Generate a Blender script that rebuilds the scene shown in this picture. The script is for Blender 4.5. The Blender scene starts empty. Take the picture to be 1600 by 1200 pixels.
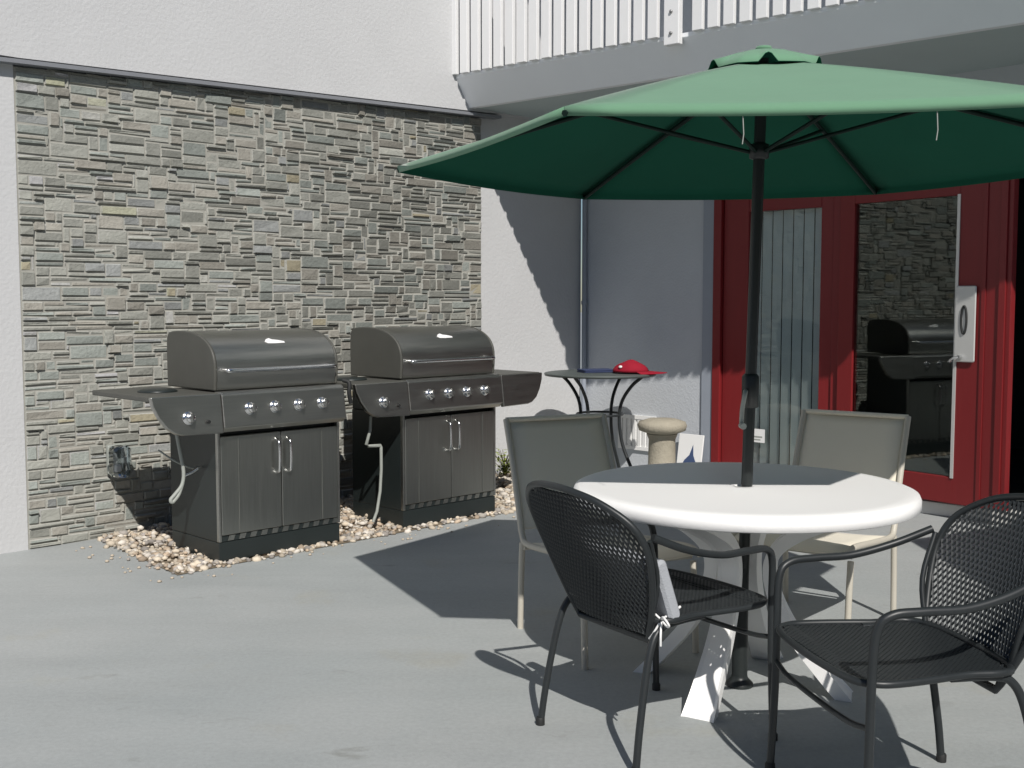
import bpy, math, random
from mathutils import Vector, Matrix
random.seed(11)
R = math.radians
S = bpy.context.scene
COL = S.collection

# ------------------------------------------------------------------ helpers
def catmull(pts, n=6, closed=False):
    P = [Vector(p) for p in pts]
    out = []
    m = len(P)
    rng = range(m) if closed else range(m - 1)
    for i in rng:
        if closed:
            p0, p1, p2, p3 = P[(i-1) % m], P[i], P[(i+1) % m], P[(i+2) % m]
        else:
            p0 = P[i-1] if i > 0 else P[0]*2 - P[1]
            p1, p2 = P[i], P[i+1]
            p3 = P[i+2] if i+2 < m else P[-1]*2 - P[-2]
        for k in range(n):
            t = k/n
            out.append(0.5*((2*p1) + (p2-p0)*t + (2*p0-5*p1+4*p2-p3)*t*t + (3*p1-p0-3*p2+p3)*t**3))
    if not closed:
        out.append(P[-1].copy())
    return out

class MB:
    def __init__(self):
        self.v = []; self.f = []; self.c = []; self.sm = []
    def add(self, verts, faces, col=(1, 1, 1), smooth=False):
        o = len(self.v)
        self.v += [tuple(p) for p in verts]
        for f in faces:
            self.f.append(tuple(i+o for i in f)); self.c.append(col); self.sm.append(smooth)
        return self
    def box(self, a, b, col=(1, 1, 1), M=None):
        x0, y0, z0 = a; x1, y1, z1 = b
        vs = [(x0,y0,z0),(x1,y0,z0),(x1,y1,z0),(x0,y1,z0),(x0,y0,z1),(x1,y0,z1),(x1,y1,z1),(x0,y1,z1)]
        if M is not None: vs = [M @ Vector(p) for p in vs]
        return self.add(vs, [(0,3,2,1),(4,5,6,7),(0,1,5,4),(1,2,6,5),(2,3,7,6),(3,0,4,7)], col)
    def rbox(self, a, b, r=0.01, M=None, seg=3, axis=2):
        # box with its four edges along `axis` rounded and softened end rims
        x = [(a[i], b[i]) for i in range(3)]
        ax = [i for i in range(3) if i != axis]
        u0, u1 = x[ax[0]]; w0, w1 = x[ax[1]]; h0, h1 = x[axis]
        def ring(ins, h):
            rr = max(r - ins, 1e-4)
            pts = []
            for cx, cy, a0 in ((u1-r, w1-r, 0), (u0+r, w1-r, 90), (u0+r, w0+r, 180), (u1-r, w0+r, 270)):
                for k in range(seg+1):
                    an = R(a0 + 90*k/seg)
                    p = [0, 0, 0]; p[ax[0]] = cx+rr*math.cos(an); p[ax[1]] = cy+rr*math.sin(an); p[axis] = h
                    pts.append(Vector(p))
            return pts
        e = r*0.45
        rings = [ring(e, h0), ring(0, h0+e), ring(0, h1-e), ring(e, h1)]
        n = len(rings[0]); vs = []; fs = []
        for q in rings: vs += q
        for j in range(3):
            for i in range(n):
                fs.append((j*n+i, j*n+(i+1) % n, (j+1)*n+(i+1) % n, (j+1)*n+i))
        fs.append(tuple(reversed(range(n)))); fs.append(tuple(range(3*n, 4*n)))
        if axis == 1: fs = [tuple(reversed(f)) for f in fs]
        if M is not None: vs = [M @ p for p in vs]
        return self.add(vs, fs)
    def tube(self, pts, r, n=8, closed=False, caps=True, col=(1,1,1), flat=None, r1=None):
        P = [Vector(p) for p in pts]; m = len(P)
        vs = []; fs = []
        N = None
        for i in range(m):
            if closed: T = (P[(i+1) % m]-P[i-1]).normalized()
            else: T = (P[min(i+1, m-1)]-P[max(i-1, 0)]).normalized()
            if N is None:
                N = Vector(flat) if flat else (Vector((0,0,1)) if abs(T.z) < .9 else Vector((1,0,0)))
            N = N - T*N.dot(T)
            if N.length < 1e-6: N = T.orthogonal()
            N.normalize()
            B = T.cross(N)
            rr = r if r1 is None else r + (r1-r)*i/(m-1)
            ra, rb = (rr, rr) if not isinstance(rr, tuple) else rr
            for k in range(n):
                an = 2*math.pi*(k+.5)/n
                vs.append(P[i] + N*ra*math.cos(an) + B*rb*math.sin(an))
        for i in range(m if closed else m-1):
            j = (i+1) % m
            for k in range(n):
                fs.append((i*n+k, i*n+(k+1) % n, j*n+(k+1) % n, j*n+k))
        self.add(vs, fs, col, n > 4)
        if caps and not closed:
            o = [tuple(reversed(range(n))), tuple(range((m-1)*n, m*n))]
            self.add(vs, o, col, False)
        return self
    def lathe(self, prof, n=32, c=(0,0,0), M=None, smooth=True, col=(1,1,1), caps=True):
        vs = []; fs = []
        for r, z in prof:
            for k in range(n):
                a = 2*math.pi*k/n
                vs.append(Vector((c[0]+r*math.cos(a), c[1]+r*math.sin(a), c[2]+z)))
        m = len(prof)
        for i in range(m-1):
            for k in range(n):
                fs.append((i*n+k, i*n+(k+1) % n, (i+1)*n+(k+1) % n, (i+1)*n+k))
        if M is not None: vs = [M @ p for p in vs]
        self.add(vs, fs, col, smooth)
        if caps:
            self.add(vs, [tuple(reversed(range(n))), tuple(range((m-1)*n, m*n))], col, False)
        return self
    def prism(self, poly, axis, h0, h1, M=None, smooth=False, col=(1,1,1)):
        # poly: 2-D outline; extruded along axis (0: poly=(y,z), 1: poly=(x,z), 2: poly=(x,y))
        n = len(poly); vs = []
        for h in (h0, h1):
            for p in poly:
                q = [(h, p[0], p[1]), (p[0], h, p[1]), (p[0], p[1], h)][axis]
                vs.append(Vector(q))
        fs = [(i, (i+1) % n, n+(i+1) % n, n+i) for i in range(n)]
        caps = [tuple(reversed(range(n))), tuple(range(n, 2*n))]
        if axis == 1:
            fs = [tuple(reversed(f)) for f in fs]; caps = [tuple(reversed(f)) for f in caps]
        if M is not None: vs = [M @ p for p in vs]
        self.add(vs, fs, col, smooth); self.add(vs, caps, col, False)
        return self
    def grid(self, rows, smooth=True, col=(1,1,1), thick=None):
        # rows: list of equal-length lists of points; thick: (offset vector function)
        m = len(rows); n = len(rows[0])
        vs = [Vector(p) for r in rows for p in r]
        fs = [(i*n+k, i*n+k+1, (i+1)*n+k+1, (i+1)*n+k) for i in range(m-1) for k in range(n-1)]
        self.add(vs, fs, col, smooth)
        if thick:
            off = Vector(thick)
            vb = [p+off for p in vs]
            self.add(vb, [tuple(reversed(f)) for f in fs], col, smooth)
            edge = [k for k in range(n)] + [i*n+n-1 for i in range(1, m)] + [(m-1)*n+k for k in range(n-2, -1, -1)] + [i*n for i in range(m-2, 0, -1)]
            L = len(edge)
            ev = [vs[e] for e in edge] + [vb[e] for e in edge]
            self.add(ev, [(i, L+i, L+(i+1) % L, (i+1) % L) for i in range(L)], col, False)
        return self
    def build(self, name, mat, parent=None, bevel=0, solid=0, mat2=None):
        me = bpy.data.meshes.new(name)
        me.from_pydata(self.v, [], self.f)
        me.polygons.foreach_set('use_smooth', self.sm)
        ca = me.color_attributes.new('tone', 'FLOAT_COLOR', 'CORNER')
        buf = []
        for p, c in zip(me.polygons, self.c):
            buf += [c[0], c[1], c[2], 1.0]*len(p.vertices)
        ca.data.foreach_set('color', buf)
        me.materials.append(mat)
        me.update()
        o = bpy.data.objects.new(name, me); COL.objects.link(o)
        if parent: o.parent = parent
        if solid:
            m = o.modifiers.new('solid', 'SOLIDIFY'); m.thickness = solid; m.offset = 0
            if mat2: me.materials.append(mat2); m.material_offset = 1
        if bevel:
            w = o.modifiers.new('weld', 'WELD'); w.merge_threshold = 1e-5
            m = o.modifiers.new('bevel', 'BEVEL'); m.width = bevel; m.segments = 2; m.limit_method = 'ANGLE'; m.angle_limit = R(40)
        return o

def tag(o, label=None, cat=None, group=None, kind=None):
    if label: o['label'] = label
    if cat: o['category'] = cat
    if group: o['group'] = group
    if kind: o['kind'] = kind
    return o
def empty(name, loc=(0,0,0), rz=0, label=None, cat=None, group=None):
    o = bpy.data.objects.new(name, None); COL.objects.link(o)
    o.location = loc; o.rotation_euler = (0,0,rz); o.empty_display_size = .1
    return tag(o, label, cat, group)
KIDS = lambda o: [c for c in list(COL.objects) if c.parent == o]
def copy_tree(o, parent=None):
    c = o.copy(); COL.objects.link(c); c.parent = parent
    for ch in KIDS(o): copy_tree(ch, c)
    return c

# ------------------------------------------------------------------ materials
def mat(name, base, rough=.6, metal=0., spec=.5, noise=0., nscale=8., ncol=None, bump=0., bscale=60., attr=False, sheen=0., coat=0., stretch=None, rnoise=0., detail=6.):
    m = bpy.data.materials.new(name); m.use_nodes = True
    nt = m.node_tree; N = nt.nodes; L = nt.links
    b = N['Principled BSDF']
    b.inputs['Base Color'].default_value = (*base, 1)
    b.inputs['Roughness'].default_value = rough
    b.inputs['Metallic'].default_value = metal
    b.inputs['Specular IOR Level'].default_value = spec
    if sheen: b.inputs['Sheen Weight'].default_value = sheen; b.inputs['Sheen Roughness'].default_value = .5
    if coat: b.inputs['Coat Weight'].default_value = coat; b.inputs['Coat Roughness'].default_value = .15
    tc = N.new('ShaderNodeTexCoord'); vec = tc.outputs['Object']
    if stretch:
        mp = N.new('ShaderNodeMapping'); mp.inputs['Scale'].default_value = stretch
        L.new(vec, mp.inputs['Vector']); vec = mp.outputs['Vector']
    col = None
    if attr:
        a = N.new('ShaderNodeAttribute'); a.attribute_name = 'tone'; col = a.outputs['Color']
    if noise or rnoise:
        t = N.new('ShaderNodeTexNoise'); t.inputs['Scale'].default_value = nscale; t.inputs['Detail'].default_value = detail; t.inputs['Roughness'].default_value = .62
        L.new(vec, t.inputs['Vector'])
    if noise:
        rp = N.new('ShaderNodeValToRGB')
        c2 = ncol or tuple(x*.55 for x in base)
        rp.color_ramp.elements[0].position = .5-.24; rp.color_ramp.elements[1].position = .5+.24
        one = (1,1,1) if attr else base
        two = ncol if (ncol and attr) else (tuple(.6 for _ in base) if attr else c2)
        e0 = tuple(o + (t_-o)*noise for o, t_ in zip(one, two))
        rp.color_ramp.elements[0].color = (*e0, 1); rp.color_ramp.elements[1].color = (*one, 1)
        L.new(t.outputs['Fac'], rp.inputs['Fac'])
        if attr:
            mx = N.new('ShaderNodeMix'); mx.data_type = 'RGBA'; mx.blend_type = 'MULTIPLY'; mx.inputs['Factor'].default_value = 1
            L.new(col, mx.inputs['A']); L.new(rp.outputs['Color'], mx.inputs['B']); col = mx.outputs['Result']
        else: col = rp.outputs['Color']
    if col is not None: L.new(col, b.inputs['Base Color'])
    if rnoise:
        mr = N.new('ShaderNodeMapRange'); mr.inputs['To Min'].default_value = rough-rnoise; mr.inputs['To Max'].default_value = rough+rnoise
        L.new(t.outputs['Fac'], mr.inputs['Value']); L.new(mr.outputs['Result'], b.inputs['Roughness'])
    if bump:
        t2 = N.new('ShaderNodeTexNoise'); t2.inputs['Scale'].default_value = bscale; t2.inputs['Detail'].default_value = 5
        L.new(vec, t2.inputs['Vector'])
        bp = N.new('ShaderNodeBump'); bp.inputs['Strength'].default_value = bump; bp.inputs['Distance'].default_value = .01
        L.new(t2.outputs['Fac'], bp.inputs['Height']); L.new(bp.outputs['Normal'], b.inputs['Normal'])
    return m

def glass_mat(name, tint=(.9,.95,.92), k=1.0):
    m = bpy.data.materials.new(name); m.use_nodes = True
    nt = m.node_tree; N = nt.nodes; L = nt.links; N.clear()
    o = N.new('ShaderNodeOutputMaterial'); tr = N.new('ShaderNodeBsdfTransparent'); gl = N.new('ShaderNodeBsdfGlossy')
    tr.inputs['Color'].default_value = (*tint, 1); gl.inputs['Roughness'].default_value = .02; gl.inputs['Color'].default_value = (.9,.93,.92,1)
    fr = N.new('ShaderNodeFresnel'); fr.inputs['IOR'].default_value = 1.5
    mu = N.new('ShaderNodeMath'); mu.operation = 'MULTIPLY'; mu.inputs[1].default_value = k; mu.use_clamp = True
    mx = N.new('ShaderNodeMixShader')
    L.new(fr.outputs[0], mu.inputs[0]); L.new(mu.outputs[0], mx.inputs[0]); L.new(tr.outputs[0], mx.inputs[1]); L.new(gl.outputs[0], mx.inputs[2]); L.new(mx.outputs[0], o.inputs['Surface'])
    return m

def fabric_mat(name, base, transl=.12, var=.12, spec=.2, sheen=.25):
    m = mat(name, base, rough=.9, spec=spec, noise=var, nscale=3., bump=.4, bscale=6., sheen=sheen)
    nt = m.node_tree; N = nt.nodes; L = nt.links
    b = N['Principled BSDF']; o = N['Material Output']
    t = N.new('ShaderNodeBsdfTranslucent'); t.inputs['Color'].default_value = (*base, 1)
    mx = N.new('ShaderNodeMixShader'); mx.inputs[0].default_value = transl
    L.new(b.outputs[0], mx.inputs[1]); L.new(t.outputs[0], mx.inputs[2]); L.new(mx.outputs[0], o.inputs['Surface'])
    return m

def ground_mat():
    m = bpy.data.materials.new('painted_concrete'); m.use_nodes = True
    nt = m.node_tree; N = nt.nodes; L = nt.links; b = N['Principled BSDF']
    b.inputs['Specular IOR Level'].default_value = .35
    tc = N.new('ShaderNodeTexCoord')
    def noise(scale, detail=6, stretch=None, rot=0):
        v = tc.outputs['Object']
        if stretch:
            mp = N.new('ShaderNodeMapping'); mp.inputs['Scale'].default_value = stretch; mp.inputs['Rotation'].default_value = (0,0,rot)
            L.new(v, mp.inputs['Vector']); v = mp.outputs['Vector']
        t = N.new('ShaderNodeTexNoise'); t.inputs['Scale'].default_value = scale; t.inputs['Detail'].default_value = detail; t.inputs['Roughness'].default_value = .6
        L.new(v, t.inputs['Vector']); return t.outputs['Fac']
    def ramp(f, p0, p1, c0, c1):
        r = N.new('ShaderNodeValToRGB'); e = r.color_ramp.elements
        e[0].position = p0; e[1].position = p1; e[0].color = (*c0,1); e[1].color = (*c1,1)
        L.new(f, r.inputs['Fac']); return r.outputs['Color']
    def mul(a, c, f=1.):
        x = N.new('ShaderNodeMix'); x.data_type = 'RGBA'; x.blend_type = 'MULTIPLY'; x.inputs['Factor'].default_value = f
        L.new(a, x.inputs['A']); L.new(c, x.inputs['B']); return x.outputs['Result']
    base = ramp(noise(.55, 4), .35, .65, (.345,.37,.37), (.385,.40,.395))
    streak = ramp(noise(1.1, 5, (1.0,3.,1), R(-40)), .30, .62, (.90,.905,.905), (1,1,1))
    warm = ramp(noise(1.6, 5), .60, .72, (1,1,1), (1.0,.96,.88))
    stain = ramp(noise(2.6, 8, (1,2.2,1), R(20)), .27, .36, (.76,.75,.72), (1,1,1))
    fine = ramp(noise(55, 6), .3, .7, (.90,.90,.90), (1.03,1.03,1.03))
    speck = ramp(noise(240, 3), .28, .36, (.75,.75,.75), (1,1,1))
    c = mul(base, streak); c = mul(c, warm); c = mul(c, stain); c = mul(c, fine); c = mul(c, speck, .6)
    L.new(c, b.inputs['Base Color'])
    mr = N.new('ShaderNodeMapRange'); mr.inputs['To Min'].default_value = .5; mr.inputs['To Max'].default_value = .85
    L.new(noise(3.0), mr.inputs['Value']); L.new(mr.outputs['Result'], b.inputs['Roughness'])
    bp = N.new('ShaderNodeBump'); bp.inputs['Strength'].default_value = .25; bp.inputs['Distance'].default_value = .006
    L.new(noise(90, 8), bp.inputs['Height']); L.new(bp.outputs['Normal'], b.inputs['Normal'])
    return m

M = {
 'ground': ground_mat(),
 'stucco': mat('white_stucco', (.555,.56,.565), .9, spec=.2, noise=.14, nscale=2.2, bump=.3, bscale=45.),
 'stucco_smooth': mat('grey_white_stucco', (.52,.545,.575), .9, spec=.2, noise=.14, nscale=2.5, bump=.35, bscale=70.),
 'mortar': mat('pale_mortar', (.36,.355,.32), .95, spec=.1, noise=.3, nscale=20.),
 'stone': mat('ledger_stone', (.2,.2,.18), .85, spec=.25, noise=.5, nscale=26., attr=True, bump=.6, bscale=55.),
 'flash': mat('grey_flashing', (.22,.23,.25), .5, spec=.4, noise=.2),
 'wpaint': mat('white_painted_wood', (.80,.80,.80), .5, spec=.4, noise=.08, nscale=5.),
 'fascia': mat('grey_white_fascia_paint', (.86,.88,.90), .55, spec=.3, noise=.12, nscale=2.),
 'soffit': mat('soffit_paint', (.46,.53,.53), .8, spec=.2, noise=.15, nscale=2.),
 'bolt': mat('grey_bolt', (.3,.3,.3), .4, metal=.8),
 'green': fabric_mat('pale_green_cloth', (.15,.30,.19), .0, .2),  # paler green for the outer face of the cloth
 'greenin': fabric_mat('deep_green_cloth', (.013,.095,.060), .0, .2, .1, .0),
 'pole': mat('dark_umbrella_pole', (.018,.022,.022), .4, spec=.4),
 'rib': mat('dark_rib_metal', (.006,.018,.014), .6, spec=.2),
 'chrome': mat('chrome', (.75,.75,.75), .2, metal=1.),
 'resin': mat('white_resin', (.90,.90,.89), .35, spec=.3, noise=.08, nscale=6., ncol=(.82,.81,.78), bump=.05, bscale=90.),
 'iron': mat('black_wrought_iron', (.022,.026,.028), .42, spec=.45, noise=.3, nscale=30.),
 'irontop': mat('weathered_grey_iron', (.085,.10,.095), .5, noise=.3, nscale=10.),
 'sling': fabric_mat('taupe_sling_mesh', (.78,.73,.61), .0, .12),
 'beige': mat('beige_powder_coat', (.52,.49,.42), .45, spec=.4, noise=.12, nscale=15.),
 'steel': mat('brushed_stainless', (.41,.41,.385), .36, metal=1., noise=.25, nscale=5., stretch=(1.,1.,26.), rnoise=.1),
 'steelv': mat('brushed_stainless_doors', (.36,.365,.34), .38, metal=1., noise=.3, nscale=5., stretch=(26.,26.,1.), rnoise=.1),
 'lidcap': mat('dark_cast_lid_ends', (.085,.085,.075), .5, spec=.4, noise=.3, nscale=9.),
 'black': mat('black_enamel', (.018,.024,.024), .4, spec=.45, noise=.3, nscale=12.),
 'blackmatt': mat('black_plastic', (.015,.016,.016), .65),
 'hose': mat('grey_rubber_hose', (.34,.36,.33), .6, noise=.3, nscale=30.),
 'pebble': mat('pebbles', (.5,.45,.38), .8, spec=.3, noise=.35, nscale=60., attr=True),
 'bed': mat('gravel_bed', (.30,.26,.20), .95, noise=.6, nscale=60.),
 'red': mat('red_door_paint', (.20,.016,.018), .42, spec=.4, noise=.2, nscale=6., stretch=(6.,6.,.6)),
 'glass': glass_mat('door_glass', (.90,.94,.92), 1.25),
 'glassl': glass_mat('panel_glass', (.97,.98,.98), .9),
 'clear': glass_mat('clear_plastic', (.86,.88,.9), 3.),
 'blind': mat('pale_green_blind', (.72,.80,.77), .7, spec=.3, noise=.15, nscale=3.),
 'darkroom': mat('dark_interior', (.045,.05,.05), .9),
 'plate': mat('satin_handle_plate', (.62,.62,.60), .4, metal=.35),
 'redcloth': mat('red_cap_cloth', (.30,.012,.028), .85, spec=.2, noise=.3, nscale=30.),
 'white': mat('white_plastic', (.8,.8,.79), .5),
 'navy': mat('navy_cloth', (.03,.045,.11), .85, noise=.3, nscale=30.),
 'blueink': mat('dark_blue_print', (.05,.08,.17), .6),
 'conc': mat('tan_concrete', (.40,.365,.29), .9, spec=.2, noise=.4, nscale=14., bump=.5, bscale=70.),
 'leaf': mat('weed_leaf', (.26,.32,.07), .6, spec=.3, noise=.5, nscale=30.),
 'stem': mat('weed_stem', (.09,.07,.035), .8),
 'cushion': mat('grey_cushion', (.40,.42,.45), .9, spec=.15, noise=.25, nscale=25., bump=.3, bscale=200.),
 'pipe': mat('grey_pipe', (.30,.33,.38), .6, noise=.15),
 'brick': mat('added_house_brick', (.16,.10,.075), .9, noise=.4, nscale=4.),
 'added_roof': mat('added_house_shingle', (.06,.06,.06), .9, noise=.3),
 'sill': mat('threshold', (.62,.62,.60), .5, noise=.2),
}

# frame of the two walls: s runs along the stone wall, t out of it towards the patio
B0 = Vector((-2.669, 6.144, 0)); Q = math.sqrt(.5)
def st(s, t, z=0): return Vector((B0.x + Q*(s+t), B0.y + Q*(s-t), z))
RZ = R(45)          # local x = s, local y = -t
def wall_empty(name, **k): return empty(name, B0, RZ, **k)

# ------------------------------------------------------------------ ground
g = MB(); g.add([(-150,-150,0),(150,-150,0),(150,150,0),(-150,150,0)], [(0,1,2,3)])
tag(g.build('ground', M['ground']), kind='structure')

# ------------------------------------------------------------------ stone-clad wall (left)
SC = 4.62           # s of the inside corner
SE = 3.445          # right end of the cladding
ztop = lambda s: 2.655 + .034*s
wl = wall_empty('stone_clad_wall', label='long white stucco wall clad below in grey stacked stone, behind the two grills', cat='wall')
w = MB()
w.prism([(-6,.0),(-.02,.0),(-.02,2.9),(-6,2.9)], 1, 0.0, .30)      # left plain part, face at t=0
w.prism([(-.02,.0),(SC,.0),(SC,2.9),(-.02,2.9)], 1, .03, .30)
w.build('lower_wall', M['stucco'], wl)
w = MB(); w.prism([(-6,2.9-.20),(0,ztop(0)+.02),(SC,ztop(SC)+.02),(SC,6.2),(-6,6.2)], 1, -.045, .30)
w.build('upper_wall', M['stucco'], wl)
w = MB(); w.prism([(-6,2.444),(3.6,ztop(3.6)-.014),(3.6,ztop(3.6)+.008),(-6,2.466)], 1, -.062, .02)
w.build('flashing', M['flash'], wl)

def stones():
    mb = MB()
    U, Hh = .02, .0275
    nx = int((SE+.015)/U); nz = int(2.80/Hh)
    occ = [[False]*nx for _ in range(nz)]
    for j in range(nz):
        i = 0
        while i < nx:
            if occ[j][i]: i += 1; continue
            hh = random.choices([1,2,3],[.50,.42,.08])[0]
            ww = int(random.choice([5,6,7,8,9,11,13]) if hh == 1 else random.choice([3,4,5,6,8,9,11]))
            if random.random() < .08: ww = 3; hh = random.choice([2,3])
            hh = min(hh, nz-j)
            k = 0
            while k < ww and i+k < nx and not any(occ[j+q][i+k] for q in range(hh)): k += 1
            if k == 0:
                hh = 1; k = 0
                while k < ww and i+k < nx and not occ[j][i+k]: k += 1
            for q in range(hh):
                for p in range(k): occ[j+q][i+p] = True
            x0, x1 = -.015+i*U, -.015+(i+k)*U
            z0, z1 = j*Hh, (j+hh)*Hh
            zt = ztop((x0+x1)/2) - .012
            if z0 > zt - .01: i += k; continue
            z1 = min(z1, zt)
            gp = .0028
            x0 += gp; x1 -= gp; z0 += gp; z1 -= gp
            jx = random.uniform(-.002,.002)
            d = random.uniform(.006,.019) if random.random() < .9 else random.uniform(.019,.027)
            e = .005
            dj = [d + random.uniform(-.004,.004) for _ in range(4)]
            vs = [(x0,.0,z0),(x1,.0,z0),(x1,.0,z1),(x0,.0,z1),
                  (x0+e,-dj[0],z0+e),(x1-e,-dj[1],z0+e+jx),(x1-e,-dj[2],z1-e-jx),(x0+e,-dj[3],z1-e)]
            vs = [(a, b+.008, c) for a, b, c in vs]
            v = random.gauss(1.66, .22)*(1.25-.35*min(1,max(0,x0/2.2)))*(1-.25*math.exp(-((x0-2.6)/.75)**2-((z0-1.7)/.7)**2)); v = max(1.0, min(2.8, v))  # left-to-right haze painted into the tone, plus darker stones right of middle
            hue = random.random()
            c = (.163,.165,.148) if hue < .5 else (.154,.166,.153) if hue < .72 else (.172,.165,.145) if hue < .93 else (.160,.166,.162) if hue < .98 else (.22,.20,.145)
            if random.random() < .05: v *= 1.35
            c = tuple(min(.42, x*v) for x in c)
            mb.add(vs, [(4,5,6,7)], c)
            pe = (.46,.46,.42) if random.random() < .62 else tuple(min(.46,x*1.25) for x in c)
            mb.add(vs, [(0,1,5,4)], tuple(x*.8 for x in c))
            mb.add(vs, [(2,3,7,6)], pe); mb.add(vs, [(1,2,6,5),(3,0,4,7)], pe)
            i += k
    return mb
w = MB(); w.prism([(-.018,0),(SE,0),(SE,ztop(SE)-.02),(-.018,ztop(0)-.02)], 1, .004, .03); w.build('mortar_bed', M['mortar'], wl)
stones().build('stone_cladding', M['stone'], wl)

# ------------------------------------------------------------------ back wall
DT0, DT1 = 1.32, 3.76    # door opening along t
DZ = 2.25
wb = wall_empty('entrance_wall', label='pale grey stucco wall under the balcony holding the red glass doors', cat='wall')
w = MB()
w.box((SC, -DT0, 0), (SC+.2, .0, 6.2))
w.box((SC, -DT1, DZ), (SC+.2, -DT0, 6.2))
w.box((SC, -3.94, 0), (SC+.2, -DT1, 6.2))
w.box((SC, -5.9, 2.25), (SC+.2, -3.94, 6.2)); w.box((SC, -5.9, 0), (SC+.2, -3.94, .25)); w.box((SC, -10, 0), (SC+.2, -5.9, 6.2))
w.build('wall', M['stucco_smooth'], wb)
w = MB(); w.box((2.95,-10,5.35),(SC-.003,.32,5.6)); w.build('added_eave', M['soffit'], wb)  # added above the view to shade the wall behind the balusters
w = MB(); w.box((SC-.018, -DT0, .0), (SC+.0, -DT0+.10, 2.4)); w.build('door_trim', M['pipe'], wb)
# drain pipe in the corner
dp = wall_empty('drain_pipe', label='thin grey vertical pipe in the corner between the two walls', cat='pipe')
w = MB(); w.tube([(SC-.028,-.035,0.02),(SC-.028,-.035,2.80)], .02, 10); w.build('pipe', M['pipe'], dp)
for z in (.35, 1.35, 2.4):
    w = MB(); w.tube([(SC-.028,-.035,z),(SC-.028,-.035,z+.03)], .026, 10); w.build('clamp', M['pipe'], dp)

# ------------------------------------------------------------------ balcony
PV = st(3.15, 0)
bl = empty('balcony', PV, R(45+4.2), label='white slatted balcony overhanging the entrance, with grey fascia', cat='balcony')
FS0, FZ0, FS1, FZ1 = 3.28, 2.81, 3.145, 3.03
QS0, QS1, QSC = FS0-3.15, FS1-3.15, SC-3.15+.1
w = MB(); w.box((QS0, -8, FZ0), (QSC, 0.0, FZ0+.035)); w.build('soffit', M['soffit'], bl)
w = MB(); w.prism([(QS0-.002,FZ0-.004),(QS0+.05,FZ0-.004),(QS0+.05,FZ1-.03),(QS1+.05,FZ1),(QS1,FZ1),(QS1,FZ1-.025)], 1, -8, .03)
w.build('fascia', M['fascia'], bl)
w = MB(); w.box((QS0+.05, -8, FZ0+.04), (QSC, -.0, FZ1+.02)); w.build('floor_slab', M['fascia'], bl)
def baluster(t):
    b = MB(); b.box((QS1-.036, -t-.036, FZ1-.006), (QS1-.002, -t+.036, 3.95)); b.build('baluster', M['wpaint'], bl, bevel=.003)
posts = [0, 1.93, 4.2, 6.4]
t = .045
while t < 4.9:
    if not any(abs(t-p) < .075 for p in posts[1:]): baluster(t)
    t += .1085
for p in posts[1:]:
    b = MB(); b.box((QS1-.050, -p-.055, FZ1-.07), (QS1-.002, -p+.055, 4.1)); o = b.build('post', M['wpaint'], bl, bevel=.005)
    for z in (FZ1+.0, FZ1+.13):
        c = MB(); c.lathe([(.001,0),(.011,0),(.011,.008),(.006,.012),(.001,.012)], 10, M=Matrix.Translation((QS1-.050,-p,z)) @ Matrix.Rotation(R(-90),4,'Y'), caps=False)
        c.build('bolt', M['bolt'], o)
b = MB(); b.box((QS1-.05, -8, 3.95), (QS1+.06, .0, 4.0)); b.build('top_rail', M['wpaint'], bl, bevel=.005)

# ------------------------------------------------------------------ doors
dz0 = .085
fx = wall_empty('door_surround', label='dark red door frame with a fixed glazed panel before the blinds', cat='door frame')
w = MB()
fy = SC+.04
def bar(mb, t0, t1, z0, z1, d0=.0, d1=.07): mb.box((SC+d0, -t1, z0), (SC+d1, -t0, z1))
w = MB(); bar(w, DT0, DT0+.07, 0, DZ, -.03, .1); w.build('jamb', M['red'], fx, bevel=.004)
w = MB(); bar(w, DT1-.06, DT1, 0, DZ, -.03, .1); w.build('jamb', M['red'], fx, bevel=.004)
w = MB(); bar(w, DT0+.07, DT1-.06, DZ-.07, DZ, -.03, .1); w.build('head', M['red'], fx, bevel=.004)
w = MB(); bar(w, 2.30, 2.37, dz0, DZ-.07, -.015, .1); w.build('mullion', M['red'], fx, bevel=.004)
w = MB(); bar(w, DT0+.0, DT1, 0.0, dz0, -.10, .12); w.build('threshold', M['sill'], fx, bevel=.006)
w = MB()
bar(w, DT0+.075, 1.61, dz0, DZ-.075); bar(w, 2.20, 2.295, dz0, DZ-.075); bar(w, 1.61, 2.20, dz0, .15); bar(w, 1.61, 2.20, DZ-.22, DZ-.075)
pf = w.build('fixed_panel', M['red'], fx, bevel=.004)
w = MB(); bar(w, 1.605, 2.205, .145, DZ-.215, .03, .036); w.build('pane', M['glassl'], pf)
# open leaf: hinge on the mullion, swung outwards
PHI = 9
HG = st(SC-.02, 2.37)
lf = empty('glass_door', (HG.x, HG.y, 0), R(-45-PHI), label='red glazed door standing slightly open, with a grey handle plate', cat='door')
LW = 1.25
def leaf_bar(mb, x0, x1, z0, z1, y0=-.025, y1=.025): mb.box((x0,y0,z0),(x1,y1,z1))
w = MB(); leaf_bar(w, 0, .12, dz0+.02, DZ-.08); leaf_bar(w, LW-.35, LW, dz0+.02, DZ-.08); leaf_bar(w, .12, LW-.35, dz0+.02, .27); leaf_bar(w, .12, LW-.35, DZ-.22, DZ-.08)
w.build('frame', M['red'], lf, bevel=.004)
w = MB(); leaf_bar(w, LW-.19, LW-.16, dz0+.03, DZ-.09, -.033, -.0255); leaf_bar(w, LW-.075, LW-.03, dz0+.03, DZ-.09, -.038, -.0255); w.build('moulding', M['red'], lf, bevel=.003)
w = MB(); leaf_bar(w, .115, LW-.345, .265, DZ-.215, -.004, .004); w.build('pane', M['glass'], lf)
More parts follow.
